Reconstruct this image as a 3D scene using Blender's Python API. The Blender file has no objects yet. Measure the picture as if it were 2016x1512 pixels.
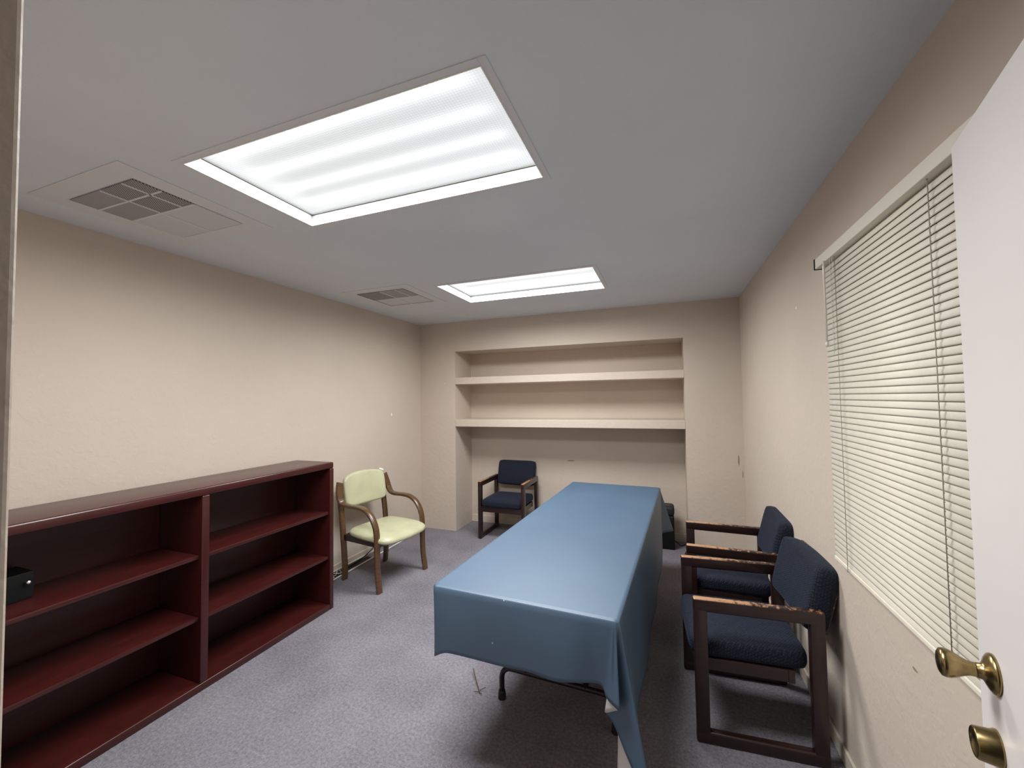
import bpy, bmesh, math, random
from mathutils import Vector, Matrix
random.seed(4)
C = bpy.context.scene.collection
PI = math.pi
R = math.radians

# ------------------------------------------------------------------ room measures
XL, XR, YB, YF, H = -2.7945, 0.657, 4.274, 0.20, 2.44
AX0, AX1, AD, ZT = -2.322, 0.168, 0.425, 2.092
CAM_H = 1.524

# ------------------------------------------------------------------ materials
def lin(c):
    c /= 255.0
    return c/12.92 if c <= 0.04045 else ((c+0.055)/1.055)**2.4
def rgb(r, g, b): return (lin(r), lin(g), lin(b), 1.0)

class NT:
    def __init__(s, name):
        s.m = bpy.data.materials.new(name); s.m.use_nodes = True
        s.t = s.m.node_tree; s.n = s.t.nodes; s.l = s.t.links
        s.b = s.n['Principled BSDF']; s.out = s.n['Material Output']
    def add(s, typ, **kw):
        nd = s.n.new(typ)
        for k, v in kw.items(): setattr(nd, k, v)
        return nd
    def link(s, a, b): s.l.new(a, b)
    def set(s, **kw):
        for k, v in kw.items(): s.b.inputs[k.replace('_', ' ')].default_value = v
    def coord(s, kind='Object', scale=None):
        tc = s.add('ShaderNodeTexCoord'); o = tc.outputs[kind]
        if scale is not None:
            mp = s.add('ShaderNodeMapping'); mp.inputs['Scale'].default_value = scale
            s.link(o, mp.inputs['Vector']); o = mp.outputs['Vector']
        return o
    def noise(s, vec, scale, detail=3.0, rough=0.5):
        nd = s.add('ShaderNodeTexNoise'); nd.inputs['Scale'].default_value = scale
        nd.inputs['Detail'].default_value = detail; nd.inputs['Roughness'].default_value = rough
        s.link(vec, nd.inputs['Vector']); return nd.outputs['Fac']
    def ramp(s, fac, stops):
        nd = s.add('ShaderNodeValToRGB'); cr = nd.color_ramp
        while len(cr.elements) < len(stops): cr.elements.new(0.5)
        for e, (p, c) in zip(cr.elements, stops): e.position = p; e.color = c
        s.link(fac, nd.inputs['Fac']); return nd.outputs['Color']
    def val(s, fac, a, b, c=0.0, d=1.0):
        nd = s.add('ShaderNodeMapRange'); nd.interpolation_type = 'SMOOTHSTEP'
        for i, v in enumerate((a, b, c, d)): nd.inputs[i+1].default_value = v
        s.link(fac, nd.inputs[0]); return nd.outputs[0]
    def math(s, op, a, b=None):
        nd = s.add('ShaderNodeMath', operation=op)
        for i, v in enumerate((a, b)):
            if v is None: continue
            if isinstance(v, (int, float)): nd.inputs[i].default_value = v
            else: s.link(v, nd.inputs[i])
        return nd.outputs[0]
    def mix(s, fac, a, b):
        nd = s.add('ShaderNodeMix', data_type='RGBA')
        if isinstance(fac, (int, float)): nd.inputs[0].default_value = fac
        else: s.link(fac, nd.inputs[0])
        for i, v in ((6, a), (7, b)):
            if isinstance(v, tuple): nd.inputs[i].default_value = v
            else: s.link(v, nd.inputs[i])
        return nd.outputs[2]
    def bump(s, h, strength=0.2, dist=0.002):
        nd = s.add('ShaderNodeBump'); nd.inputs['Strength'].default_value = strength
        nd.inputs['Distance'].default_value = dist
        s.link(h, nd.inputs['Height']); s.link(nd.outputs['Normal'], s.b.inputs['Normal'])
    def color(s, c):
        if isinstance(c, tuple): s.b.inputs['Base Color'].default_value = c
        else: s.link(c, s.b.inputs['Base Color'])

def simple(name, col, rough=0.5, metal=0.0, vary=0.0, vs=20, bump=0.0, bs=200, bd=0.001, coat=0.0, spec=0.5):
    k = NT(name); k.set(Roughness=rough, Metallic=metal, Coat_Weight=coat, Specular_IOR_Level=spec)
    v = k.coord()
    if vary:
        f = k.noise(v, vs)
        lo = tuple(c*(1-vary) for c in col[:3])+(1,); hi = tuple(min(1, c*(1+vary)) for c in col[:3])+(1,)
        k.color(k.ramp(f, [(0.3, lo), (0.7, hi)]))
    else: k.color(col)
    if bump: k.bump(k.noise(v, bs), bump, bd)
    return k.m

def wall_mat(name, col, chips=(), scuffs=()):
    k = NT(name); k.set(Roughness=0.62, Specular_IOR_Level=0.3)
    v = k.coord('Object')
    base = k.ramp(k.noise(v, 1.6, 4), [(0.3, tuple(c*0.965 for c in col[:3])+(1,)), (0.7, tuple(c*1.03 for c in col[:3])+(1,))])
    # faint scattered dirt marks
    sp = k.val(k.noise(v, 9.0, 6, 0.65), 0.70, 0.80, 0, 0.22)
    base = k.mix(sp, base, tuple(c*0.62 for c in col[:3])+(1,))
    for (p, r, c, sq) in chips:
        mp = k.add('ShaderNodeMapping'); mp.vector_type = 'POINT'
        mp.inputs['Location'].default_value = tuple(-a*b for a, b in zip(p, sq)); mp.inputs['Scale'].default_value = sq
        k.link(v, mp.inputs['Vector'])
        ln = k.add('ShaderNodeVectorMath', operation='LENGTH'); k.link(mp.outputs['Vector'], ln.inputs[0])
        wob = k.math('ADD', ln.outputs['Value'], k.math('MULTIPLY', k.noise(v, 60, 2), r*0.9))
        m = k.val(wob, r*1.2, r*1.5, 1, 0)
        base = k.mix(m, base, c)
    k.color(base)
    h = k.math('ADD', k.noise(v, 75, 3, 0.55), k.math('MULTIPLY', k.val(k.noise(v, 22, 3), 0.45, 0.62), 0.8))
    k.bump(h, 0.28, 0.0025)
    return k.m

WALLC = (0.59, 0.50, 0.415, 1)
CHIP = (0.9, 0.84, 0.76, 1); DIRT = (0.30, 0.22, 0.16, 1)
M = {}
M['wall'] = wall_mat('wall_paint', WALLC, chips=[
    ((XL, 3.71, 1.374), 0.014, CHIP, (1, 1.3, 0.8)), ((XR, 2.549, 1.985), 0.010, CHIP, (1, 1.0, 1.2)),
    ((-2.46, YB, 1.72), 0.004, CHIP, (1, 1, 1)),
    ((0.61, YB, 0.93), 0.02, DIRT, (3, 1, 0.35)), ((0.64, YB, 0.80), 0.012, DIRT, (3, 1, 0.3)),
    ((-1.05, YB+AD, 0.80), 0.018, DIRT, (0.35, 1, 2.5)),
    ((XR, 1.55, 0.72), 0.010, DIRT, (1, 0.6, 2.0)),
    ((XR, 1.20, 0.74), 0.012, DIRT, (1, 0.4, 2.0))])
M['ceiling'] = wall_mat('ceiling_paint', (0.685, 0.72, 0.755, 1))

def carpet():
    k = NT('carpet'); k.set(Roughness=0.95, Specular_IOR_Level=0.1)
    v = k.coord()
    a = k.noise(v, 260, 3, 0.7); b = k.noise(v, 70, 4, 0.7); c = k.noise(v, 3.0, 3)
    f = k.math('ADD', k.math('ADD', k.math('MULTIPLY', a, 0.35), k.math('MULTIPLY', b, 0.45)), k.math('MULTIPLY', c, 0.20))
    col = k.ramp(f, [(0.38, (0.125, 0.113, 0.128, 1)), (0.5, (0.215, 0.20, 0.223, 1)), (0.63, (0.315, 0.295, 0.320, 1))])
    sp = k.val(k.noise(v, 110, 2, 0.6), 0.755, 0.80)
    col = k.mix(k.math('MULTIPLY', sp, 0.6), col, (0.55, 0.53, 0.54, 1))
    k.color(col); k.bump(k.math('ADD', a, b), 0.6, 0.004)
    return k.m
M['carpet'] = carpet()

def mahogany(name, dark, light, rough, wear=None, coat=0.3):
    k = NT(name); k.set(Roughness=rough, Coat_Weight=coat, Coat_Roughness=0.25)
    v = k.coord('Object', (3, 1.2, 26))
    g = k.noise(v, 4, 5, 0.6)
    col = k.ramp(g, [(0.3, dark), (0.75, light)])
    if wear:
        o = k.coord('Object'); sx = k.add('ShaderNodeSeparateXYZ'); k.link(o, sx.inputs[0])
        z = k.val(sx.outputs['Z'], 0.6175, 0.6215)
        y = k.val(sx.outputs['Y'], -0.24, 0.16, 1.0, 0.35)
        n = k.val(k.math('ADD', k.noise(o, 45, 4, 0.65), k.math('MULTIPLY', y, 0.35)), 0.62, 0.80)
        m = k.math('MULTIPLY', z, n)
        nick = k.val(k.noise(o, 38, 2, 0.5), 0.765, 0.79, 0, 0.8)
        m = k.math('MAXIMUM', m, nick)
        col = k.mix(m, col, wear)
    k.color(col)
    return k.m
M['mahogany'] = mahogany('mahogany_laminate', (0.036, 0.0058, 0.005, 1), (0.060, 0.0095, 0.008, 1), 0.33, coat=0.2)
M['darkwood'] = mahogany('dark_chair_wood', (0.013, 0.0042, 0.0038, 1), (0.026, 0.0075, 0.006, 1), 0.38, wear=(0.42, 0.22, 0.115, 1))
M['walnut'] = mahogany('bentwood', (0.066, 0.032, 0.012, 1), (0.140, 0.068, 0.026, 1), 0.34, coat=0.4)

def weave():
    k = NT('navy_fabric'); k.set(Roughness=0.85, Specular_IOR_Level=0.25, Sheen_Weight=0.08)
    k.b.inputs['Sheen Tint'].default_value = (0.35, 0.45, 0.7, 1)
    v = k.coord('Object')
    mp = k.add('ShaderNodeMapping'); mp.inputs['Rotation'].default_value = (0.6, 0.5, 0.78); k.link(v, mp.inputs['Vector'])
    vo = k.add('ShaderNodeTexVoronoi'); vo.inputs['Scale'].default_value = 105; vo.inputs['Randomness'].default_value = 0.25
    k.link(mp.outputs['Vector'], vo.inputs['Vector'])
    col = k.ramp(vo.outputs['Distance'], [(0.15, (0.019, 0.024, 0.045, 1)), (0.55, (0.0065, 0.009, 0.017, 1))])
    k.color(col)
    k.bump(k.math('MULTIPLY', vo.outputs['Distance'], -1), 0.7, 0.004)
    return k.m
M['navy'] = weave()

def vinyl_cloth():
    k = NT('blue_vinyl'); k.set(Roughness=0.46, Specular_IOR_Level=0.85)
    v = k.coord('Object')
    col = k.ramp(k.noise(v, 2.2, 4), [(0.3, (0.050, 0.097, 0.157, 1)), (0.7, (0.060, 0.113, 0.179, 1))])
    # small bare white nicks
    for p, r in (((-0.054, -1.148, 0.742), 0.0085), ((-0.101, -1.155, 0.568), 0.007), ((-0.098, -1.155, 0.548), 0.006)):
        vm = k.add('ShaderNodeVectorMath', operation='DISTANCE'); k.link(v, vm.inputs[0]); vm.inputs[1].default_value = p
        d = k.math('ADD', vm.outputs['Value'], k.math('MULTIPLY', k.noise(v, 160, 2), r))
        col = k.mix(k.val(d, r, r*1.3, 1, 0), col, (0.75, 0.75, 0.74, 1))
    k.color(col); k.bump(k.noise(v, 420, 2), 0.12, 0.0006)
    return k.m
M['vinyl'] = vinyl_cloth()
M['flannel'] = simple('white_backing', (0.62, 0.60, 0.57, 1), 0.9, bump=0.2, bs=300)
M['green'] = simple('green_vinyl', (0.50, 0.495, 0.315, 1), 0.36, vary=0.08, vs=8, bump=0.08, bs=260, coat=0.1)
M['blind'] = simple('cream_slats', (0.78, 0.72, 0.60, 1), 0.5, vary=0.03, vs=30)
M['rail'] = simple('cream_rail', (0.72, 0.665, 0.565, 1), 0.5)
M['cord'] = simple('cord', (0.33, 0.29, 0.24, 1), 0.8)
M['clear'] = simple('clear_wand', (0.74, 0.66, 0.58, 1), 0.25, spec=0.7)
M['door'] = simple('door_paint', (0.76, 0.70, 0.675, 1), 0.42, vary=0.015, vs=4, bump=0.06, bs=90)
M['enamel'] = simple('white_enamel', (0.80, 0.79, 0.74, 1), 0.35)
M['housing'] = simple('fixture_enamel', (0.20, 0.20, 0.19, 1), 0.4)
M['flange'] = simple('painted_flange', (0.68, 0.69, 0.71, 1), 0.5)
M['joint'] = simple('dark_joint', (0.10, 0.10, 0.09, 1), 0.8)
M['vent'] = simple('vent_enamel', (0.68, 0.685, 0.70, 1), 0.5)
M['black'] = simple('black_plastic', (0.006, 0.007, 0.0072, 1), 0.5, spec=0.3)
M['blackmetal'] = simple('black_steel', (0.014, 0.012, 0.012, 1), 0.35)
M['rubber'] = simple('black_rubber', (0.011, 0.011, 0.012, 1), 0.7)
M['brown'] = simple('hardboard', (0.10, 0.065, 0.04, 1), 0.6)
M['white'] = simple('white_cable', (0.78, 0.75, 0.68, 1), 0.45)
M['foam'] = simple('foam', (0.85, 0.84, 0.78, 1), 0.9, bump=0.4, bs=120)
M['twig'] = simple('twig', (0.09, 0.055, 0.035, 1), 0.9)
M['chrome'] = simple('silver', (0.75, 0.75, 0.74, 1), 0.22, 1.0)
M['gap'] = simple('bare_floor', (0.035, 0.03, 0.028, 1), 0.9)
M['baseboard'] = simple('baseboard_paint', (0.64, 0.56, 0.46, 1), 0.5, vary=0.03)
M['night'] = simple('dark_glass', (0.015, 0.017, 0.02, 1), 0.06, spec=0.6)
M['alum'] = simple('window_frame', (0.30, 0.28, 0.26, 1), 0.4, 0.6)

def brass():
    k = NT('antique_brass'); k.set(Metallic=1.0, Roughness=0.24)
    v = k.coord()
    k.color(k.ramp(k.noise(v, 40, 4), [(0.3, (0.20, 0.145, 0.06, 1)), (0.7, (0.36, 0.275, 0.13, 1))]))
    k.b.inputs['Roughness'].default_value = 0.26
    return k.m
M['brass'] = brass()

def perforated(name, hole, plate):
    k = NT(name); k.set(Roughness=0.5)
    v = k.coord('Object')
    mp = k.add('ShaderNodeMapping'); mp.inputs['Rotation'].default_value = (0, 0, PI/4); mp.inputs['Scale'].default_value = (1, 1, 0)
    k.link(v, mp.inputs['Vector'])
    vo = k.add('ShaderNodeTexVoronoi'); vo.inputs['Scale'].default_value = 118; vo.inputs['Randomness'].default_value = 0
    k.link(mp.outputs['Vector'], vo.inputs['Vector'])
    k.color(k.mix(k.val(vo.outputs['Distance'], 0.36, 0.44, 1, 0), plate, hole))
    return k.m
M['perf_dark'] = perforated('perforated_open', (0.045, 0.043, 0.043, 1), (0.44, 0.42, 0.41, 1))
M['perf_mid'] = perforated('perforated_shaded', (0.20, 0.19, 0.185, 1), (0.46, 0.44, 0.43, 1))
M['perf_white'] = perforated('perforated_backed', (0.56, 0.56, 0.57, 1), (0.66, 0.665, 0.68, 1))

LENS_E = 1.0
def lens():
    k = NT('prismatic_lens'); k.set(Roughness=0.35); k.color((0.10, 0.10, 0.10, 1))
    v = k.coord('Object'); sx = k.add('ShaderNodeSeparateXYZ'); k.link(v, sx.inputs[0])
    y = sx.outputs['Y']
    s = None
    for c in (-0.21, -0.07, 0.07, 0.20):
        d = k.math('SUBTRACT', y, c); g = k.math('DIVIDE', d, 0.034); g = k.math('MULTIPLY', g, g)
        g = k.math('POWER', 2.718, k.math('MULTIPLY', g, -1))
        s = g if s is None else k.math('ADD', s, g)
    # tubes end short of the fixture ends
    ex = k.val(k.math('ABSOLUTE', sx.outputs['X']), 0.50, 0.60, 1, 0)
    s = k.math('MULTIPLY', s, ex)
    mp = k.add('ShaderNodeMapping'); mp.inputs['Scale'].default_value = (1, 1, 0); k.link(v, mp.inputs['Vector'])
    vo = k.add('ShaderNodeTexVoronoi'); vo.inputs['Scale'].default_value = 95; vo.inputs['Randomness'].default_value = 0
    k.link(mp.outputs['Vector'], vo.inputs['Vector'])
    cell = k.val(vo.outputs['Distance'], 0.2, 0.6, 1.06, 0.90)
    st = k.math('MULTIPLY', k.math('ADD', k.math("MULTIPLY", s, 0.36), 0.71), cell)
    vm = k.add('ShaderNodeVectorMath', operation='DISTANCE'); k.link(v, vm.inputs[0]); vm.inputs[1].default_value = (0.51, -0.20, 0)
    st = k.math('MULTIPLY', st, k.val(vm.outputs['Value'], 0.0, 0.05, 0.55, 1.0))
    k.b.inputs['Emission Color'].default_value = (0.955, 0.985, 1.0, 1)
    k.link(k.math('MULTIPLY', st, LENS_E), k.b.inputs['Emission Strength'])
    return k.m
M['lens'] = lens()

# ------------------------------------------------------------------ mesh helpers
def bev(bm, geom_edges, r, seg=2):
    if r > 0: bmesh.ops.bevel(bm, geom=geom_edges, offset=r, segments=seg, profile=0.5, affect='EDGES', clamp_overlap=True)

def box(bm, x0, x1, y0, y1, z0, z1, r=0.0, seg=2, mat=0, mtx=None):
    t = bmesh.new()
    bmesh.ops.create_cube(t, size=1)
    for v in t.verts:
        v.co = Vector(((x0+x1)/2+v.co.x*(x1-x0), (y0+y1)/2+v.co.y*(y1-y0), (z0+z1)/2+v.co.z*(z1-z0)))
    bev(t, list(t.edges), r, seg)
    if mtx is not None: t.transform(mtx)
    merge(bm, t, mat)

def merge(bm, t, mat=0):
    for f in t.faces: f.material_index = mat
    me = bpy.data.meshes.new('tmp'); t.to_mesh(me); t.free()
    bm.from_mesh(me); bpy.data.meshes.remove(me)

def catmull(pts, n=8, closed=False):
    P = [Vector(p) for p in pts]; out = []
    N = len(P)
    rng = range(N if closed else N-1)
    for i in rng:
        g = (lambda j: P[j % N]) if closed else (lambda j: P[max(0, min(N-1, j))])
        p0, p1, p2, p3 = g(i-1), g(i), g(i+1), g(i+2)
        for j in range(n):
            t = j/n
            out.append(0.5*((2*p1)+(p2-p0)*t+(2*p0-5*p1+4*p2-p3)*t*t+(3*p1-p0-3*p2+p3)*t**3))
    if not closed: out.append(P[-1])
    return out

def tube(bm, pts, r, seg=10, mat=0, radii=None):
    t = bmesh.new(); P = [Vector(p) for p in pts]; rings = []
    up = None
    for i, p in enumerate(P):
        d = (P[min(i+1, len(P)-1)]-P[max(i-1, 0)]).normalized()
        if up is None:
            up = Vector((0, 0, 1)) if abs(d.z) < 0.9 else Vector((1, 0, 0))
        a = (up-d*up.dot(d)).normalized(); up = a; b = d.cross(a)
        rr = radii[i] if radii else r
        rings.append([t.verts.new(p+(a*math.cos(2*PI*k/seg)+b*math.sin(2*PI*k/seg))*rr) for k in range(seg)])
    for q0, q1 in zip(rings, rings[1:]):
        for k in range(seg): t.faces.new((q0[k], q0[(k+1) % seg], q1[(k+1) % seg], q1[k]))
    t.faces.new(rings[0][::-1]); t.faces.new(rings[-1])
    bmesh.ops.recalc_face_normals(t, faces=t.faces)
    for f in t.faces: f.smooth = True
    merge(bm, t, mat)

def lathe(bm, prof, mtx, seg=40, mat=0):
    t = bmesh.new(); rings = []
    for r, z in prof:
        rings.append([t.verts.new(Vector((r*math.cos(2*PI*k/seg), r*math.sin(2*PI*k/seg), z))) for k in range(seg)])
    for q0, q1 in zip(rings, rings[1:]):
        for k in range(seg): t.faces.new((q0[k], q0[(k+1) % seg], q1[(k+1) % seg], q1[k]))
    t.faces.new(rings[0][::-1]); t.faces.new(rings[-1])
    bmesh.ops.recalc_face_normals(t, faces=t.faces)
    for f in t.faces: f.smooth = True
    t.transform(mtx); merge(bm, t, mat)

def strip(bm, path, widths, thick, axis=Vector((1, 0, 0)), mat=0, bevel=0.003):
    """flat laminated strip: rectangle swept along a path; its width lies along `axis`."""
    t = bmesh.new(); P = [Vector(p) for p in path]; rings = []
    for i, p in enumerate(P):
        d = (P[min(i+1, len(P)-1)]-P[max(i-1, 0)]).normalized()
        a = (axis-d*axis.dot(d)).normalized(); n = d.cross(a)
        w = (widths[i] if isinstance(widths, (list, tuple)) else widths)/2; h = thick/2; c = bevel
        sec = [(-w+c, -h), (w-c, -h), (w, -h+c), (w, h-c), (w-c, h), (-w+c, h), (-w, h-c), (-w, -h+c)]
        rings.append([t.verts.new(p+a*u+n*v) for u, v in sec])
    for q0, q1 in zip(rings, rings[1:]):
        for k in range(8): t.faces.new((q0[k], q0[(k+1) % 8], q1[(k+1) % 8], q1[k]))
    t.faces.new(rings[0][::-1]); t.faces.new(rings[-1])
    bmesh.ops.recalc_face_normals(t, faces=t.faces)
    merge(bm, t, mat)

def cushion(bm, sx, sy, sz, n=4.0, dome=0.0, res=20, mtx=None, mat=0, shape=None):
    """padded block: superellipsoid of full size sx,sy,sz with the +z face domed"""
    t = bmesh.new()
    bmesh.ops.create_cube(t, size=2)
    bmesh.ops.subdivide_edges(t, edges=t.edges, cuts=res, use_grid_fill=True)
    for v in t.verts:
        x, y, z = v.co
        m = max(abs(x), abs(y), abs(z))
        l = (abs(x)**n[0]+abs(y)**n[1]+abs(z)**n[2])**(1/max(n)) if isinstance(n, tuple) else (abs(x)**n+abs(y)**n+abs(z)**n)**(1/n)
        p = v.co*(m/l)
        zz = p.z
        if zz > 0: zz += dome*(1-p.x*p.x)*(1-p.y*p.y)
        q = Vector((p.x*sx/2, p.y*sy/2, zz*sz/2))
        if shape: q = shape(q)
        v.co = q
    for f in t.faces: f.smooth = True
    if mtx is not None: t.transform(mtx)
    merge(bm, t, mat)

def obj(name, bm, mats, parent=None, smooth=None):
    me = bpy.data.meshes.new(name); bm.normal_update(); bm.to_mesh(me); bm.free()
    if not isinstance(mats, (list, tuple)): mats = [mats]
    for m in mats: me.materials.append(m)
    o = bpy.data.objects.new(name, me); C.objects.link(o)
    if parent: o.parent = parent
    if smooth is not None:
        for p in me.polygons: p.use_smooth = True
        me.set_sharp_from_angle(angle=R(smooth))
    return o
def new(): return bmesh.new()
def tag(o, label, cat, group=None):
    o['label'] = label; o['category'] = cat
    if group: o['group'] = group
    return o
def thing(name, label, cat, loc=(0, 0, 0), rotz=0.0, group=None):
    o = bpy.data.objects.new(name, None); C.objects.link(o); o.empty_display_size = 0.1
    o.location = loc; o.rotation_euler = (0, 0, rotz)
    return tag(o, label, cat, group)
def struct(name, bm, m, label=None, smooth=None):
    o = obj(name, bm, m, smooth=smooth); o['kind'] = 'structure'
    if label: o['label'] = label; 
    return o
def dup(root, loc, rotz, label):
    r = root.copy(); C.objects.link(r); r.location = loc; r.rotation_euler = (0, 0, rotz); r['label'] = label
    for ch in list(root.children):
        c = ch.copy(); C.objects.link(c); c.parent = r
        for g in list(ch.children):
            d = g.copy(); C.objects.link(d); d.parent = c
    return r
def part(name, parent, m, *boxes, r=0.0, seg=2, smooth=None):
    bm = new()
    for b in boxes: box(bm, *b, r=r, seg=seg)
    return obj(name, bm, m, parent, smooth)

# ------------------------------------------------------------------ room shell
T = 0.12
bm = new(); box(bm, XL-T, XR+T, -1.3, YB+AD+T, -0.1, 0.0); o = struct('floor', bm, M['carpet'], 'worn grey violet carpet floor')
L1 = (-1.698, -0.447, 0.989, 1.6016); L2 = (-1.698, -0.450, 2.834, 3.4445)
bm = new()
y0, y1 = -1.3, YB+AD+T
for (a, b, c, d) in ((XL-T, L1[0], y0, y1), (L1[1], XR+T, y0, y1), (L1[0], L1[1], y0, L1[2]), (L1[0], L1[1], L1[3], L2[2]), (L1[0], L1[1], L2[3], y1)):
    box(bm, a, b, c, d, H, H+0.1)
struct('ceiling', bm, M['ceiling'], 'flat grey painted ceiling')
bm = new(); box(bm, XL-T, XL, YF-T, YB, 0, H); struct('wall_left', bm, M['wall'], 'beige left wall behind the bookcase')
WY0, WY1, WZ0, WZ1 = 1.14, 1.98, 0.92, 2.02
bm = new()
box(bm, XR, XR+T, YF-T, WY0, 0, H); box(bm, XR, XR+T, WY1, YB, 0, H)
box(bm, XR, XR+T, WY0, WY1, 0, WZ0); box(bm, XR, XR+T, WY0, WY1, WZ1, H)
struct('wall_right', bm, M['wall'], 'beige right wall holding the window')
bm = new()
box(bm, XL-T, AX0, YB, YB+AD+T, 0, H); box(bm, AX1, XR+T, YB, YB+AD+T, 0, H)
box(bm, AX0, AX1, YB, YB+AD+T, ZT, H); box(bm, AX0, AX1, YB+AD, YB+AD+T, 0, ZT)
struct('wall_back', bm, M['wall'], 'beige back wall with a deep shelved alcove')
DX0, DX1, DZ = -0.585, 0.40, 2.07
bm = new()
t = new(); box(t, XL-T, DX0, YF-T, YF, 0, H, r=0.006, seg=3); merge(bm, t)
box(bm, DX1, XR+T, YF-T, YF, 0, H); box(bm, DX0, DX1, YF-T, YF, DZ, H)
struct('wall_front', bm, M['wall'], 'wall end beside the open doorway')
# window behind the blind
w = thing('window_1', 'dark window behind the closed blind', 'window', (XR+0.06, 0, 0)); w['kind'] = 'structure'; del w['category']
f = 0.04
part('window_frame', w, M['alum'], (-0.02, 0.02, WY0, WY0+f, WZ0, WZ1), (-0.02, 0.02, WY1-f, WY1, WZ0, WZ1),
     (-0.02, 0.02, WY0+f, WY1-f, WZ0, WZ0+f), (-0.02, 0.02, WY0+f, WY1-f, WZ1-f, WZ1), (-0.015, 0.015, 1.54, 1.58, WZ0+f, WZ1-f))
part('pane', w, M['night'], (0.0, 0.006, WY0+f, 1.54, WZ0+f, WZ1-f), (0.0, 0.006, 1.58, WY1-f, WZ0+f, WZ1-f))
# baseboards
bm = new(); box(bm, XL, XL+0.012, YF, YB, 0.0, 0.075, r=0.003); struct('baseboard_left', bm, M['baseboard'], 'low painted baseboard along left wall')
bm = new(); box(bm, AX0, AX1, YB+AD-0.012, YB+AD, 0.0, 0.085, r=0.003); struct('baseboard_back', bm, M['baseboard'], 'low painted baseboard at back of alcove')
bm = new(); box(bm, XR-0.012, XR, 1.2, YB, 0.0, 0.07, r=0.003); struct('baseboard_right', bm, M['baseboard'], 'low painted baseboard under window wall')
bm = new()
box(bm, XL+0.012, XL+0.085, 2.3, 3.30, 0.0, 0.003); struct('trim_1', bm, M['gap'], 'dark bare strip where the carpet stops short of left wall')

# alcove shelves: thick plastered slabs
for nm, z0, z1, lb in (('built_in_shelf', 1.704, 1.783, 'upper thick beige plaster shelf built into the back alcove'),
                       ('built_in_shelf', 1.2097, 1.2927, 'lower thick beige plaster shelf built into the alcove above the blue chair')):
    bm = new(); box(bm, AX0, AX1, YB-0.002, YB+AD, z0, z1, r=0.004, seg=2)
    tag(obj(nm, bm, M['wall']), lb, 'shelf', 'plaster shelves in the alcove')

# ------------------------------------------------------------------ door
HX, HY = 0.349, 0.195
DW, DT = 0.93, 0.035
dang = math.atan2(1.10-HY, 0.566-HX)
Dm = Matrix.Translation((HX, HY, 0)) @ Matrix.Rotation(dang, 4, 'Z')   # local x along door, +y = face towards the room's middle
dl = math.hypot(1.10-HY, 0.566-HX)
bm = new(); box(bm, 0.0, dl, -DT, 0.0, 0.012, 2.03, r=0.0025, seg=2)
door = struct('door_1', bm, M['door'], 'white flush door standing open at right'); door.matrix_world = Dm
RX = Matrix.Rotation(-PI/2, 4, 'X')   # lathe axis z -> +y
kx, kz = dl-0.080, 1.010
bm = new()
lathe(bm, [(0.0, 0.0), (0.034, 0.0), (0.0345, 0.003), (0.033, 0.006), (0.027, 0.010), (0.018, 0.014), (0.0135, 0.017), (0.0125, 0.024), (0.0, 0.024)],
      Matrix.Translation((kx, 0, kz)) @ RX, 48)
rose = obj('rose', bm, M['brass'], door)
bm = new()
lathe(bm, [(0.0, 0.022), (0.0125, 0.022), (0.0120, 0.028), (0.0128, 0.034), (0.0165, 0.043), (0.0215, 0.052), (0.0245, 0.060), (0.0250, 0.066), (0.0235, 0.071), (0.017, 0.0745), (0.008, 0.076), (0.0, 0.0763)],
      Matrix.Translation((kx, 0, kz)) @ RX, 48)
obj('door_knob', bm, M['brass'], door)
bm = new(); kz2 = 0.878
lathe(bm, [(0.0, 0.0), (0.031, 0.0), (0.0312, 0.003), (0.0285, 0.008), (0.0265, 0.030), (0.0245, 0.032), (0.0235, 0.0325), (0.0225, 0.030), (0.0, 0.030)],
      Matrix.Translation((kx, 0, kz2)) @ RX, 48)
obj('deadbolt_cylinder', bm, M['brass'], door)

# ------------------------------------------------------------------ ceiling lights
def ceiling_light(rect, label):
    x0, x1, y0, y1 = rect; cx, cy = (x0+x1)/2, (y0+y1)/2; hx, hy = (x1-x0)/2, (y1-y0)/2
    t = thing('ceiling_light', label, 'ceiling light', (cx, cy, H), 0, 'recessed fluorescent ceiling lights')
    e = 0.022
    def ring(nm, m, o, i_, z0, z1, r=0.0):
        return part(nm, t, m, (-hx-o, -hx+i_, -hy-o, hy+o, z0, z1), (hx-i_, hx+o, -hy-o, hy+o, z0, z1),
                    (-hx+i_, hx-i_, -hy-o, -hy+i_, z0, z1), (-hx+i_, hx-i_, hy-i_, hy+o, z0, z1), r=r)
    ring('trim_frame', M['flange'], e, 0.003, -0.0035, 0.0, r=0.0012)
    ring('rim', M['enamel'], -0.002, 0.006, -0.006, -0.001, r=0.0012)
    ring('housing', M['housing'], -0.0005, 0.004, -0.0010, 0.064)
    ring('lens_frame', M['joint'], -0.004, 0.010, 0.050, 0.0535)
    bm = new(); d = 0.0045
    box(bm, -hx+d, hx-d, -hy+d, hy-d, 0.057, 0.061)
    obj('diffuser', bm, M['lens'], t)
    # the fluorescent tubes behind the prismatic lens, as one area lamp
    la = bpy.data.lights.new('fluorescent_tubes', 'AREA'); la.shape = 'RECTANGLE'; la.size = 2*hx-0.03; la.size_y = 2*hy-0.03
    la.energy = LAMP; la.color = (0.965, 0.985, 1.0); la.spread = R(173)
    lo = bpy.data.objects.new('fluorescent_tubes', la); C.objects.link(lo); lo.parent = t; lo.location = (0, 0, 0.055)
    return t
LAMP = 57.0
ceiling_light(L1, 'nearer and larger looking of the two recessed fluorescent ceiling lights')
ceiling_light(L2, 'farther recessed fluorescent ceiling light close to the back wall')

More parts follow.
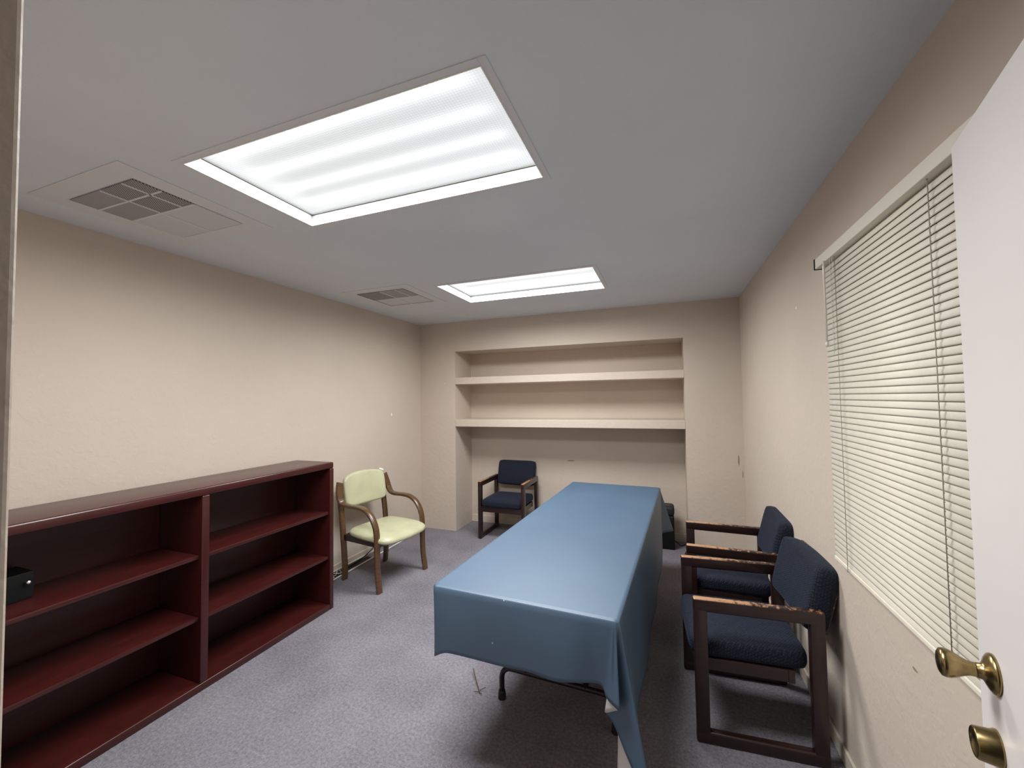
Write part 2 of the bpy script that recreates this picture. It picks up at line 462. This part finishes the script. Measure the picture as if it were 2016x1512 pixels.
# ------------------------------------------------------------------ ceiling vents
def vent(cx, cy, label, sx, drop):
    """square diffuser: flat frame, and a face panel crossed by thin bars; local y runs away from the doorway"""
    t = thing('ceiling_vent', label, 'air vent', (cx, cy, H), 0, 'square air vents in the ceiling')
    o, i_ = 0.325, 0.235
    part('frame', t, M['vent'], (-o, -i_, -o, o, -0.003, 0), (i_, o, -o, o, -0.003, 0), (-i_, i_, -o, -i_, -0.003, 0), (-i_, i_, i_, o, -0.003, 0), r=0.001)
    p = 0.228; zb, zt_ = -0.005-drop, -0.001
    bm = new()
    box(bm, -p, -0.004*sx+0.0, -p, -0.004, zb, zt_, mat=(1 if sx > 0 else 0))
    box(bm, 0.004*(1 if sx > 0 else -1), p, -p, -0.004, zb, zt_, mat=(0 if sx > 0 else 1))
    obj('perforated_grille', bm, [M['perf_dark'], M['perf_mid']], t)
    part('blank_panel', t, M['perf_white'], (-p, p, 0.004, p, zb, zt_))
    bm = new()
    w_ = 0.0045; zc = zb-0.003
    box(bm, -p, p, -w_, w_, zc, zb); box(bm, -w_, w_, -p, -w_, zc, zb); box(bm, -w_, w_, w_, p, zc, zb)
    if sx > 0:
        box(bm, -p, -w_, -0.128-w_, -0.128+w_, zc, zb); box(bm, w_, p, -0.128-w_, -0.128+w_, zc, zb)
        box(bm, 0.155-w_, 0.155+w_, -p, -w_, zc, zb)
    else:
        box(bm, 0.15-w_, 0.15+w_, -p, -w_, zc, zb)
    obj('cross_bars', bm, M['vent'], t)
    if sx < 0:
        part('shadow_gap', t, M['joint'], (-p-0.009, p+0.002, p, p+0.009, -0.0055, -0.001), (-p-0.009, -p, -p, p, -0.0055, -0.001))
    return t
vent(-2.229, 1.215, 'nearer square ceiling vent with dark perforated grille beside the larger looking light', 1, 0.0)
vent(-2.216, 3.02, 'farther square ceiling vent close to the small looking light near the back left corner', -1, 0.0)

# ------------------------------------------------------------------ window blind
bl = thing('window_blind', 'cream mini blind lowered and closed over the window on right wall', 'window blind', (0.628, 0, 0))
by0, by1 = 1.10, 2.03
part('headrail', bl, M['rail'], (-0.026, 0.026, by0-0.015, by1+0.02, 2.050, 2.092), r=0.002)
part('end_bracket', bl, M['black'], (-0.029, 0.0285, by1+0.02, by1+0.027, 2.048, 2.094), r=0.001)
bm = new()
pitch, zb0 = 0.0217, 0.886
ns = int((2.042-zb0)/pitch)+1
for i in range(ns):
    zc = zb0+pitch*i
    jit = random.uniform(-0.03, 0.03)
    tilt = R(77)+jit*0.6
    sec = []
    for j in range(7):
        u = (j/6-0.5)*0.0255; c = 0.0022*(1-(2*u/0.0255)**2)
        # u runs up the slat; lower edge comes towards the room (-x); convex face to the room
        sec.append((u*math.cos(tilt)-c*math.sin(tilt), u*math.sin(tilt)+c*math.cos(tilt)))
    top = [bm.verts.new((x, by0+0.005, zc+z)) for x, z in sec]; end = [bm.verts.new((x, by1, zc+z)) for x, z in sec]
    for j in range(6):
        fc = bm.faces.new((top[j], top[j+1], end[j+1], end[j])); fc.smooth = True
sl = obj('slats', bm, M['blind'], bl)
md = sl.modifiers.new('thick', 'SOLIDIFY'); md.thickness = 0.0004; md.offset = 0
part('bottom_rail', bl, M['blind'], (-0.007, 0.007, by0, by1, 0.860, 0.875), r=0.003)
for yy in (1.88, 1.285):
    bm = new()
    tube(bm, [(-0.0135, yy, 0.862), (-0.0135, yy, 2.05)], 0.0009, 6)
    tube(bm, [(-0.0125, yy+0.004, 0.862), (-0.0125, yy+0.004, 2.05)], 0.0007, 6)
    for i in range(ns):
        zc = zb0+pitch*i-0.011
        tube(bm, [(-0.0135, yy-0.0035, zc-0.003), (-0.013, yy+0.004, zc+0.004)], 0.0008, 5)
    obj('ladder_cord', bm, M['cord'], bl)
wy = 1.937
bm = new(); tube(bm, [(-0.030, wy, 2.052), (-0.031, wy, 2.03), (-0.031, wy-0.004, 1.715)], 0.0040, 8)
tube(bm, [(-0.031, wy-0.0038, 1.73), (-0.031, wy-0.004, 1.710)], 0.0055, 8)
obj('tilt_wand', bm, M['clear'], bl)
bm = new(); tube(bm, catmull([(-0.022, 1.900, 2.05), (-0.023, 1.899, 1.9), (-0.022, 1.893, 1.68)], 6), 0.0008, 5)
tube(bm, catmull([(-0.022, 1.876, 2.05), (-0.023, 1.874, 1.9), (-0.022, 1.870, 1.69)], 6), 0.0008, 5)
obj('lift_cord', bm, M['rail'], bl)

# ------------------------------------------------------------------ bookcase
BX0, BX1, BY0, BY1, BH = -2.713, -2.344, 0.59, 2.42, 1.072
bk = thing('bookcase', 'low wide dark red mahogany bookcase with empty shelves against left wall', 'bookcase', ((BX0+BX1)/2, (BY0+BY1)/2, 0))
hx, hy = (BX1-BX0)/2, (BY1-BY0)/2
ft = 0.035
part('top', bk, M['mahogany'], (-hx, hx, -hy, hy, BH-0.045, BH), r=0.010, seg=3, smooth=40)
part('bottom', bk, M['mahogany'], (-hx, hx, -hy+ft, hy-ft, 0.0, 0.040), r=0.006, seg=3, smooth=40)
for s in (-1, 1):
    a, b = (-hy, -hy+ft) if s < 0 else (hy-ft, hy)
    part('side_panel', bk, M['mahogany'], (-hx, hx, a, b, 0, BH-0.045), r=0.006, seg=3, smooth=40)
dv = 1.512-(BY0+BY1)/2
part('divider', bk, M['mahogany'], (-hx+0.01, hx-0.002, dv-0.020, dv+0.020, 0.040, BH-0.045), r=0.006, seg=3, smooth=40)
part('back_panel', bk, M['mahogany'], (-hx, -hx+0.008, -hy+ft, hy-ft, 0.040, BH-0.045))
for a, b, fx in ((-hy+ft, dv-0.020, hx-0.020), (dv+0.020, hy-ft, hx-0.012)):
    for zt_ in (0.386, 0.712):
        part('shelf', bk, M['mahogany'], (-hx+0.008, fx, a+0.002, b-0.002, zt_-0.022, zt_), r=0.004, seg=2, smooth=40)
cb = thing('storage_box', 'small black box with a silver knob on upper left bookcase shelf', 'box', (-2.60, 0.800, 0.712))
part('body', cb, M['black'], (-0.085, 0.060, -0.15, 0.14, 0.0, 0.112), r=0.005, seg=2, smooth=40)
bm = new(); lathe(bm, [(0, 0), (0.005, 0), (0.005, 0.007), (0.0085, 0.010), (0.0085, 0.016), (0.006, 0.019), (0, 0.0195)],
                  Matrix.Translation((0.060, 0.118, 0.072)) @ Matrix.Rotation(PI/2, 4, 'Y'), 20)
obj('knob', bm, M['chrome'], cb)

# ------------------------------------------------------------------ navy wooden armchairs
CW, CD, CA = 0.539, 0.501, 0.623
ft_, fd = 0.036, 0.055
def navy_chair():
    t = thing('wooden_armchair', '', 'chair', (0, 0, 0), 0, 'dark wooden armchairs with navy seats')
    W2, D2 = CW/2, CD/2
    for s in (-1, 1):
        xa, xb = (-W2, -W2+ft_) if s < 0 else (W2-ft_, W2)
        part('leg', t, M['darkwood'], (xa, xb, -D2, -D2+fd, 0.02, CA-0.02), r=0.005, seg=2, smooth=40)
        part('leg', t, M['darkwood'], (xa, xb, D2-fd, D2, 0.02, CA-0.02), r=0.005, seg=2, smooth=40)
        part('armrest', t, M['darkwood'], (xa-0.0005, xb+0.0005, -D2-0.001, D2+0.001, CA-0.056, CA), r=0.0085, seg=3, smooth=40)
        part('runner', t, M['darkwood'], (xa-0.0005, xb+0.0005, -D2-0.001, D2+0.001, 0.0, 0.052), r=0.0085, seg=3, smooth=40)
    xi = W2-ft_
    part('seat_rail', t, M['darkwood'], (-xi, xi, -D2+0.006, -D2+0.03, 0.296, 0.352), (-xi, xi, 0.12, 0.145, 0.296, 0.352),
         (-xi, -xi+0.02, -D2+0.03, 0.12, 0.300, 0.352), (xi-0.02, xi, -D2+0.03, 0.12, 0.300, 0.352), r=0.002)
    bm = new()
    cushion(bm, 2*xi-0.002, 0.475, 0.080, n=(10, 10, 4), dome=0.22, res=16, mtx=Matrix.Translation((0, -0.030, 0.390)))
    obj('seat', bm, M['navy'], t)
    # leaning padded back between the rear posts
    def curve(q):
        # hollow across the width
        q.z -= 0.020*(1-(q.x/(0.24))**2)
        return q
    bm = new()
    mt = Matrix.Translation((0, 0.256, 0.648)) @ Matrix.Rotation(R(-14), 4, 'X') @ Matrix.Rotation(PI/2, 4, 'X')
    cushion(bm, 2*xi-0.002, 0.290, 0.095, n=(9, 8, 3.2), dome=0.25, res=16, mtx=mt, shape=curve)
    obj('backrest', bm, M['navy'], t)
    mt2 = Matrix.Translation((0, 0.282, 0.648)) @ Matrix.Rotation(R(-14), 4, 'X')
    bm = new()
    box(bm, -xi+0.02, xi-0.02, 0.016, 0.028, -0.138, 0.132, r=0.002, mtx=mt2)
    obj('back_board', bm, M['darkwood'], t)
    return t
nc = navy_chair()
nc.location = (0.322, 2.308, 0); nc.rotation_euler.z = -1.504
nc['label'] = 'navy seated dark wooden armchair under the window, nearest of the two at the right wall'
dup(nc, (0.352, 2.994, 0), -1.609, 'navy seated dark wooden armchair by right wall, half hidden behind the nearest one')
dup(nc, (-1.692, 4.359, 0), -0.013, 'navy seated dark wooden armchair standing in the back alcove below the plaster shelves')

# ------------------------------------------------------------------ green bentwood armchair
gc = thing('bentwood_armchair', 'pale green vinyl armchair with curved brown bentwood arms by left wall', 'chair', (-2.352, 3.012, 0), R(80.5))
for s in (-1, 1):
    xa = s*0.262
    # local: front = -y
    pts = [(xa*0.92, 0.268, 0.818), (xa*0.965, 0.262, 0.785), (xa*1.02, 0.250, 0.735), (xa*1.045, 0.232, 0.685), (xa*1.02, 0.195, 0.650), (xa, 0.13, 0.640),
           (xa, 0.03, 0.642), (xa, -0.06, 0.632), (xa, -0.135, 0.590), (xa, -0.185, 0.515), (xa, -0.203, 0.43), (xa, -0.205, 0.30), (xa, -0.212, 0.15), (xa*1.01, -0.235, 0.0)]
    P = catmull(pts, 6); n = len(P)
    ws = [0.074-0.024*min(1, i/(n*0.33)) for i in range(n)]
    bm = new(); strip(bm, P, ws, 0.026, bevel=0.005)
    obj('bentwood_arm', bm, M['walnut'], gc, smooth=45)
    xr_ = s*0.238
    pts = [(xr_, 0.278, 0.73), (xr_, 0.268, 0.62), (xr_, 0.250, 0.50), (xr_, 0.238, 0.38), (xr_*0.98, 0.228, 0.22), (xr_*0.96, 0.226, 0.10), (xr_*0.95, 0.234, 0.0)]
    bm = new(); strip(bm, catmull(pts, 6), 0.048, 0.028, bevel=0.005)
    obj('leg', bm, M['walnut'], gc, smooth=45)
def seatshape(q):
    u = (q.y/0.24)
    q.z += -0.020*max(0, -u-0.45)**1.3*1.6 + 0.004*u
    q.x *= 1.0-0.06*max(0, u)
    # the front edge bows and sides dip
    q.z -= 0.010*(1-abs(q.x)/0.27)*max(0, -u)
    return q
bm = new()
cushion(bm, 0.545, 0.50, 0.070, n=(5, 5, 2.6), dome=0.25, res=18, mtx=Matrix.Translation((0, -0.045, 0.405)), shape=seatshape)
obj('seat', bm, M['green'], gc)
part('seat_rail', gc, M['darkwood'], (-0.235, 0.235, -0.19, -0.165, 0.335, 0.385), (-0.22, 0.22, 0.205, 0.228, 0.335, 0.385),
     (-0.24, -0.215, -0.2, 0.24, 0.335, 0.385), (0.215, 0.24, -0.2, 0.24, 0.335, 0.385), r=0.003)
def backshape(q):
    # q.y is up, q.x across; the top edge is arched, the whole wraps towards the sitter at its ends
    up = (q.y+0.13)/0.26
    q.y += 0.035*max(0, up)*(1-(q.x/0.235)**2)
    q.z += 0.020*(q.x/0.23)**2
    return q
bm = new()
mt = Matrix.Translation((0, 0.258, 0.728)) @ Matrix.Rotation(R(-10), 4, 'X') @ Matrix.Rotation(PI/2, 4, 'X')
cushion(bm, 0.455, 0.262, 0.055, n=(7, 6, 2.8), dome=0.3, res=18, mtx=mt, shape=backshape)
gb = obj('backrest', bm, M['green'], gc)
bm = new()
cushion(bm, 0.055, 0.03, 0.022, n=2.4, res=6, mtx=Matrix.Translation((0.205, 0.262, 0.868)) @ Matrix.Rotation(R(25), 4, 'Y'))
fo = obj('torn_foam', bm, M['foam'], gb); fo['label'] = 'white foam showing at the torn corner'

# ------------------------------------------------------------------ folding table and its cloth
TC = (-0.5065, 2.649); TA = -math.atan2(0.108, 2.291)
hw, hl, tz = 0.389, 1.146, 0.745
tb = thing('folding_table', 'long folding table with black steel legs hidden under the blue cloth', 'table', (TC[0], TC[1], 0), TA)
part('tabletop', tb, M['brown'], (-hw+0.008, hw-0.008, -hl+0.008, hl-0.008, tz-0.030, tz-0.004), r=0.004)
part('apron', tb, M['brown'], (-hw+0.03, hw-0.03, -hl+0.03, -hl+0.05, tz-0.08, tz-0.03), (-hw+0.03, hw-0.03, hl-0.05, hl-0.03, tz-0.08, tz-0.03),
     (-hw+0.03, -hw+0.05, -hl+0.05, hl-0.05, tz-0.08, tz-0.03), (hw-0.05, hw-0.03, -hl+0.05, hl-0.05, tz-0.08, tz-0.03))
for ly in (-0.680, 0.78):
    fx, zt_ = 0.285, 0.160
    path = [(-fx, ly, 0.004), (-fx, ly, 0.09)] + [(-fx+0.055*(1-math.cos(a)), ly, 0.105+0.055*math.sin(a)) for a in [PI/2*i/6 for i in range(7)]]
    path += [(x, ly, zt_) for x in (-0.12, 0, 0.12)]
    path += [(fx-0.055*(1-math.cos(a)), ly, 0.105+0.055*math.sin(a)) for a in [PI/2*(6-i)/6 for i in range(7)]] + [(fx, ly, 0.09), (fx, ly, 0.004)]
    bm = new(); tube(bm, path, 0.0135, 12)
    tube(bm, [(-0.15, ly, zt_), (-0.15, ly, tz-0.03)], 0.0125, 12); tube(bm, [(0.15, ly, zt_), (0.15, ly, tz-0.03)], 0.0125, 12)
    tube(bm, [(-0.15, ly, 0.45), (0.15, ly, 0.45)], 0.010, 10)
    lg = obj('leg_frame', bm, M['blackmetal'], tb)
    for s in (-1, 1):
        bm = new(); lathe(bm, [(0, 0), (0.019, 0), (0.0205, 0.004), (0.0185, 0.03), (0.0165, 0.042), (0, 0.042)], Matrix.Translation((s*fx, ly, 0)), 16)
        obj('rubber_foot', bm, M['rubber'], lg)

def w2l(x, y, z):
    v = Matrix.Rotation(-TA, 4, 'Z') @ Vector((x-TC[0], y-TC[1], 0)); return (v.x, v.y, z)
# hem of the cloth, walked once round: (top anchor local xy, hem point local xyz)
NLc, NRc, FRc, FLc = (-hw, -hl), (hw, -hl), (hw, hl), (-hw, hl)
hem = []
def add(top, h): hem.append((top, h))
# near end, left to right
for lx, z, o in ((-0.372, 0.455, 0.002), (-0.335, 0.476, 0.006), (-0.295, 0.488, 0.010), (-0.19, 0.488, 0.006), (-0.07, 0.486, 0.002), (0.05, 0.494, 0.006), (0.15, 0.490, 0.010), (0.22, 0.502, 0.010)):
    add((lx, -hl), (lx, -hl-o, z))
add((0.285, -hl), w2l(-0.268, 1.492, 0.512)); add((0.335, -hl), w2l(-0.236, 1.490, 0.508)); add((0.365, -hl), w2l(-0.222, 1.486, 0.474))
# near right corner: two hanging folds
cr = (hw-0.012, -hl+0.004)
add((hw-0.014, -hl), w2l(-0.186, 1.466, 0.460)); add((hw-0.011, -hl+0.000), w2l(-0.176, 1.464, 0.458)); add((hw-0.009, -hl+0.003), w2l(-0.182, 1.476, 0.451))
add((hw-0.008, -hl+0.006), w2l(-0.224, 1.496, 0.418)); add((hw-0.007, -hl+0.006), w2l(-0.229, 1.506, 0.411))
add((hw-0.006, -hl+0.004), w2l(-0.200, 1.512, 0.365)); add((hw-0.004, -hl+0.004), w2l(-0.150, 1.492, 0.270))
add((hw-0.001, -hl+0.006), w2l(-0.085, 1.452, 0.185)); add((hw, -hl+0.009), w2l(-0.072, 1.455, 0.165)); add((hw, -hl+0.012), w2l(-0.090, 1.490, 0.170))
add((hw, -hl+0.014), w2l(-0.185, 1.530, 0.175)); add((hw, -hl+0.017), w2l(-0.190, 1.560, 0.180)); add((hw, -hl+0.030), w2l(-0.120, 1.640, 0.19))
# right side, near to far
for ly, z, o in ((-0.92, 0.20, 0.012), (-0.70, 0.205, 0.010), (-0.45, 0.20, 0.020), (-0.15, 0.205, 0.010), (0.15, 0.20, 0.018), (0.45, 0.205, 0.010), (0.75, 0.21, 0.018), (1.0, 0.225, 0.010), (1.085, 0.235, 0.003)):
    add((hw, ly), (hw+o, ly, z))
# far right corner: one tail flaring out behind
add((hw, hl-0.010), w2l(-0.082, 3.74, 0.255)); add((hw, hl-0.006), w2l(-0.084, 3.79, 0.31)); add((hw-0.001, hl-0.004), w2l(-0.06, 3.84, 0.335))
add((hw-0.003, hl-0.002), w2l(0.022, 3.975, 0.318)); add((hw-0.005, hl-0.001), w2l(0.030, 3.995, 0.315)); add((hw-0.007, hl), w2l(0.01, 3.99, 0.325))
add((hw-0.012, hl), w2l(-0.15, 3.83, 0.42))
for lx, z in ((0.25, 0.46), (0.05, 0.47), (-0.15, 0.465), (-0.33, 0.46)): add((lx, hl), (lx, hl+0.012, z))
# far left corner, left side, near left corner
add((-hw+0.010, hl), (-hw+0.002, hl+0.03, 0.42)); add((-hw+0.003, hl-0.003), (-hw-0.045, hl+0.045, 0.36)); add((-hw, hl-0.010), (-hw-0.03, hl-0.002, 0.43))
for ly in (0.95, 0.6, 0.25, -0.1, -0.45, -0.8, -1.05): add((-hw, ly), (-hw-0.012, ly, 0.47+0.008*math.sin(ly*7)))
add((-hw, -hl+0.030), (-hw-0.004, -hl+0.045, 0.462)); add((-hw+0.003, -hl+0.008), (-hw+0.006, -hl+0.014, 0.455)); add((-hw+0.008, -hl+0.002), (-hw+0.012, -hl+0.004, 0.453))

def clean(hem):
    """anchors that sit at a corner are spread evenly along one small quarter arc, so the outline stays convex"""
    rr = 0.016; out = [list(a) for a, b in hem]
    for sx, sy, a0 in ((1, -1, -PI/2), (1, 1, 0.0), (-1, 1, PI/2), (-1, -1, PI)):
        idx = [i for i, (a, b) in enumerate(hem) if abs(a[0]-sx*hw) < 0.0160 and abs(a[1]-sy*hl) < 0.0160]
        for k, i in enumerate(idx):
            t_ = a0+PI/2*k/(len(idx)-1)
            out[i] = [sx*(hw-rr)+rr*math.cos(t_), sy*(hl-rr)+rr*math.sin(t_)]
    return out
anch = clean(hem); tops = []
for i in range(len(anch)):
    a, b = anch[i], anch[(i+1) % len(anch)]
    for j in range(5): tops.append(Vector((a[0]+(b[0]-a[0])*j/5, a[1]+(b[1]-a[1])*j/5, 0)))
hems = catmull([b for a, b in hem], 5, True)
bm = new(); N = len(tops); rows = []
NR = 16
# flat part as rings shrinking to the middle
def ringat(fn): return [bm.verts.new(fn(i)) for i in range(N)]
ER = 0.014
for d_, dr in ((0.08, 0), (0.03, 0.0), (ER*1.3, 0.0), (ER, 0.0), (ER*0.62, ER*0.08), (ER*0.29, ER*0.29), (ER*0.08, ER*0.62)):
    def fn(i, d_=d_, dr=dr):
        p = tops[i]; return Vector((p.x*(1-d_/hw), p.y*(1-d_/hl), tz-dr))
    rows.append(ringat(fn))
for j in range(1, NR+1):
    t_ = j/NR
    def fn(i, t_=t_):
        p = tops[i]; a = Vector((p.x, p.y, tz-ER)); b = hems[i]
        q = a.lerp(b, t_)
        # vinyl bellies out a little below the edge
        nx, ny = (0, 0)
        if abs(p.y) > hl-0.002 and abs(p.x) < hw-0.02: ny = math.copysign(1, p.y)
        elif abs(p.x) > hw-0.002 and abs(p.y) < hl-0.05: nx = math.copysign(1, p.x)
        bl_ = 0.004*math.sin(PI*t_)
        return q+Vector((nx*bl_, ny*bl_, 0))
    rows.append(ringat(fn))
for r0, r1 in zip(rows, rows[1:]):
    for i in range(N):
        bm.faces.new((r0[i], r0[(i+1) % N], r1[(i+1) % N], r1[i]))
bm.faces.new(rows[0])
bmesh.ops.recalc_face_normals(bm, faces=bm.faces)
up = sum(1 for f in bm.faces if abs(f.normal.z) > 0.9 and f.normal.z > 0)
dn = sum(1 for f in bm.faces if abs(f.normal.z) > 0.9 and f.normal.z < 0)
if dn > up: bmesh.ops.reverse_faces(bm, faces=bm.faces)
for f in bm.faces: f.smooth = True
cl = obj('tablecloth', bm, [M['vinyl'], M['flannel']])
cl.location = (TC[0], TC[1], 0); cl.rotation_euler.z = TA
tag(cl, 'slate blue vinyl tablecloth draped over the long folding table', 'tablecloth')
md = cl.modifiers.new('thick', 'SOLIDIFY'); md.thickness = 0.0012; md.offset = -1; md.material_offset = 1; md.material_offset_rim = 0; md.use_rim = True

# ------------------------------------------------------------------ black bin in the alcove
sh = thing('plastic_bin', 'black upright plastic bin with a slotted top on the alcove floor behind the table', 'bin', (-0.110, 4.50, 0))
bm = new(); box(bm, -0.155, 0.155, -0.085, 0.085, 0.0, 0.33, r=0.012, seg=3); obj('body', bm, M['black'], sh, smooth=40)
bm = new(); box(bm, -0.158, 0.158, -0.088, 0.088, 0.33, 0.425, r=0.03, seg=5); obj('lid', bm, M['rubber'], sh, smooth=40)
part('slot', sh, M['joint'], (-0.12, 0.12, -0.035, -0.015, 0.4245, 0.427))
bm = new(); tube(bm, catmull([(0.154, 0.06, 0.05), (0.21, 0.05, 0.008), (0.25, 0.09, 0.006), (0.276, 0.17, 0.006)], 6), 0.004, 8); obj('power_cord', bm, M['black'], sh)

# ------------------------------------------------------------------ cables by the left wall, twig
bm = new(); tube(bm, catmull([(-2.688, 2.35, 0.008), (-2.690, 2.93, 0.008), (-2.700, 3.325, 0.008), (-2.712, 3.75, 0.008), (-2.72, 4.1, 0.008)], 8), 0.0075, 10)
tag(obj('cable', bm, M['white']), 'long white cable lying on the carpet along the left wall base', 'cable')
bm = new(); tube(bm, catmull([(-2.774, 2.4, 0.030), (-2.774, 3.0, 0.028), (-2.774, 3.5, 0.028), (-2.774, 4.0, 0.028)], 8), 0.0065, 10)
tag(obj('cable', bm, M['white']), 'white cable running against the baseboard behind the green chair', 'cable')
bm = new()
tube(bm, catmull([(-2.748, 2.60, 0.010), (-2.752, 2.78, 0.010), (-2.735, 2.85, 0.014), (-2.755, 2.885, 0.05), (-2.735, 2.91, 0.012), (-2.71, 2.87, 0.022), (-2.745, 2.82, 0.030), (-2.71, 2.80, 0.010)], 8), 0.0035, 8)
tag(obj('cable', bm, M['white']), 'thin white cord tangled on the floor beside the bookcase end', 'cable')
bm = new()
tube(bm, catmull([(-2.752, 2.96, 0.010), (-2.762, 3.12, 0.014), (-2.764, 3.25, 0.03), (-2.752, 3.36, 0.075), (-2.742, 3.40, 0.125), (-2.745, 3.385, 0.16)], 8), 0.0042, 8)
ck = obj('coaxial_cable', bm, M['black']); tag(ck, 'black coaxial cable curling up from the floor behind the green chair', 'cable')
bm = new()
tube(bm, catmull([(-1.048, 2.110, 0.022), (-1.020, 2.070, 0.018), (-1.000, 2.045, 0.012), (-0.965, 2.000, 0.006), (-0.945, 1.972, 0.004)], 6), 0.0028, 6)
tube(bm, [(-0.955, 1.985, 0.004), (-0.935, 2.000, 0.012), (-0.925, 2.004, 0.016)], 0.0018, 6)
tube(bm, [(-0.953, 1.982, 0.004), (-0.965, 1.965, 0.010), (-0.972, 1.962, 0.014)], 0.0018, 6)
tube(bm, [(-0.947, 1.975, 0.004), (-0.930, 1.965, 0.008)], 0.0016, 6)
tag(obj('twig', bm, M['twig']), 'small dry brown twig on the carpet left of the near table foot', 'twig')

# ------------------------------------------------------------------ camera, world, view
cd = bpy.data.cameras.new('camera'); cd.sensor_width = 36; cd.lens = 806.088/2016*36; cd.clip_start = 0.01
co = bpy.data.objects.new('camera', cd); C.objects.link(co)
yaw, pit, rol = R(20.5797), R(2.0895), R(-0.832)
fwd = Vector((-math.sin(yaw)*math.cos(pit), math.cos(yaw)*math.cos(pit), math.sin(pit)))
rt = Vector((math.cos(yaw), math.sin(yaw), 0)); upv = rt.cross(fwd)
r2 = rt*math.cos(rol)+upv*math.sin(rol); u2 = -rt*math.sin(rol)+upv*math.cos(rol)
co.matrix_world = Matrix(((r2.x, u2.x, -fwd.x, 0), (r2.y, u2.y, -fwd.y, 0), (r2.z, u2.z, -fwd.z, CAM_H), (0, 0, 0, 1)))
sc = bpy.context.scene; sc.camera = co
wd = bpy.data.worlds.new('hallway'); sc.world = wd; wd.use_nodes = True
bg = wd.node_tree.nodes['Background']; bg.inputs['Color'].default_value = (1.0, 0.93, 0.84, 1); bg.inputs['Strength'].default_value = 0.01
sc.view_settings.view_transform = 'Standard'; sc.view_settings.look = 'None'; sc.view_settings.gamma = 1.0
sc.view_settings.use_curve_mapping = False; sc.view_settings.exposure = 0.0
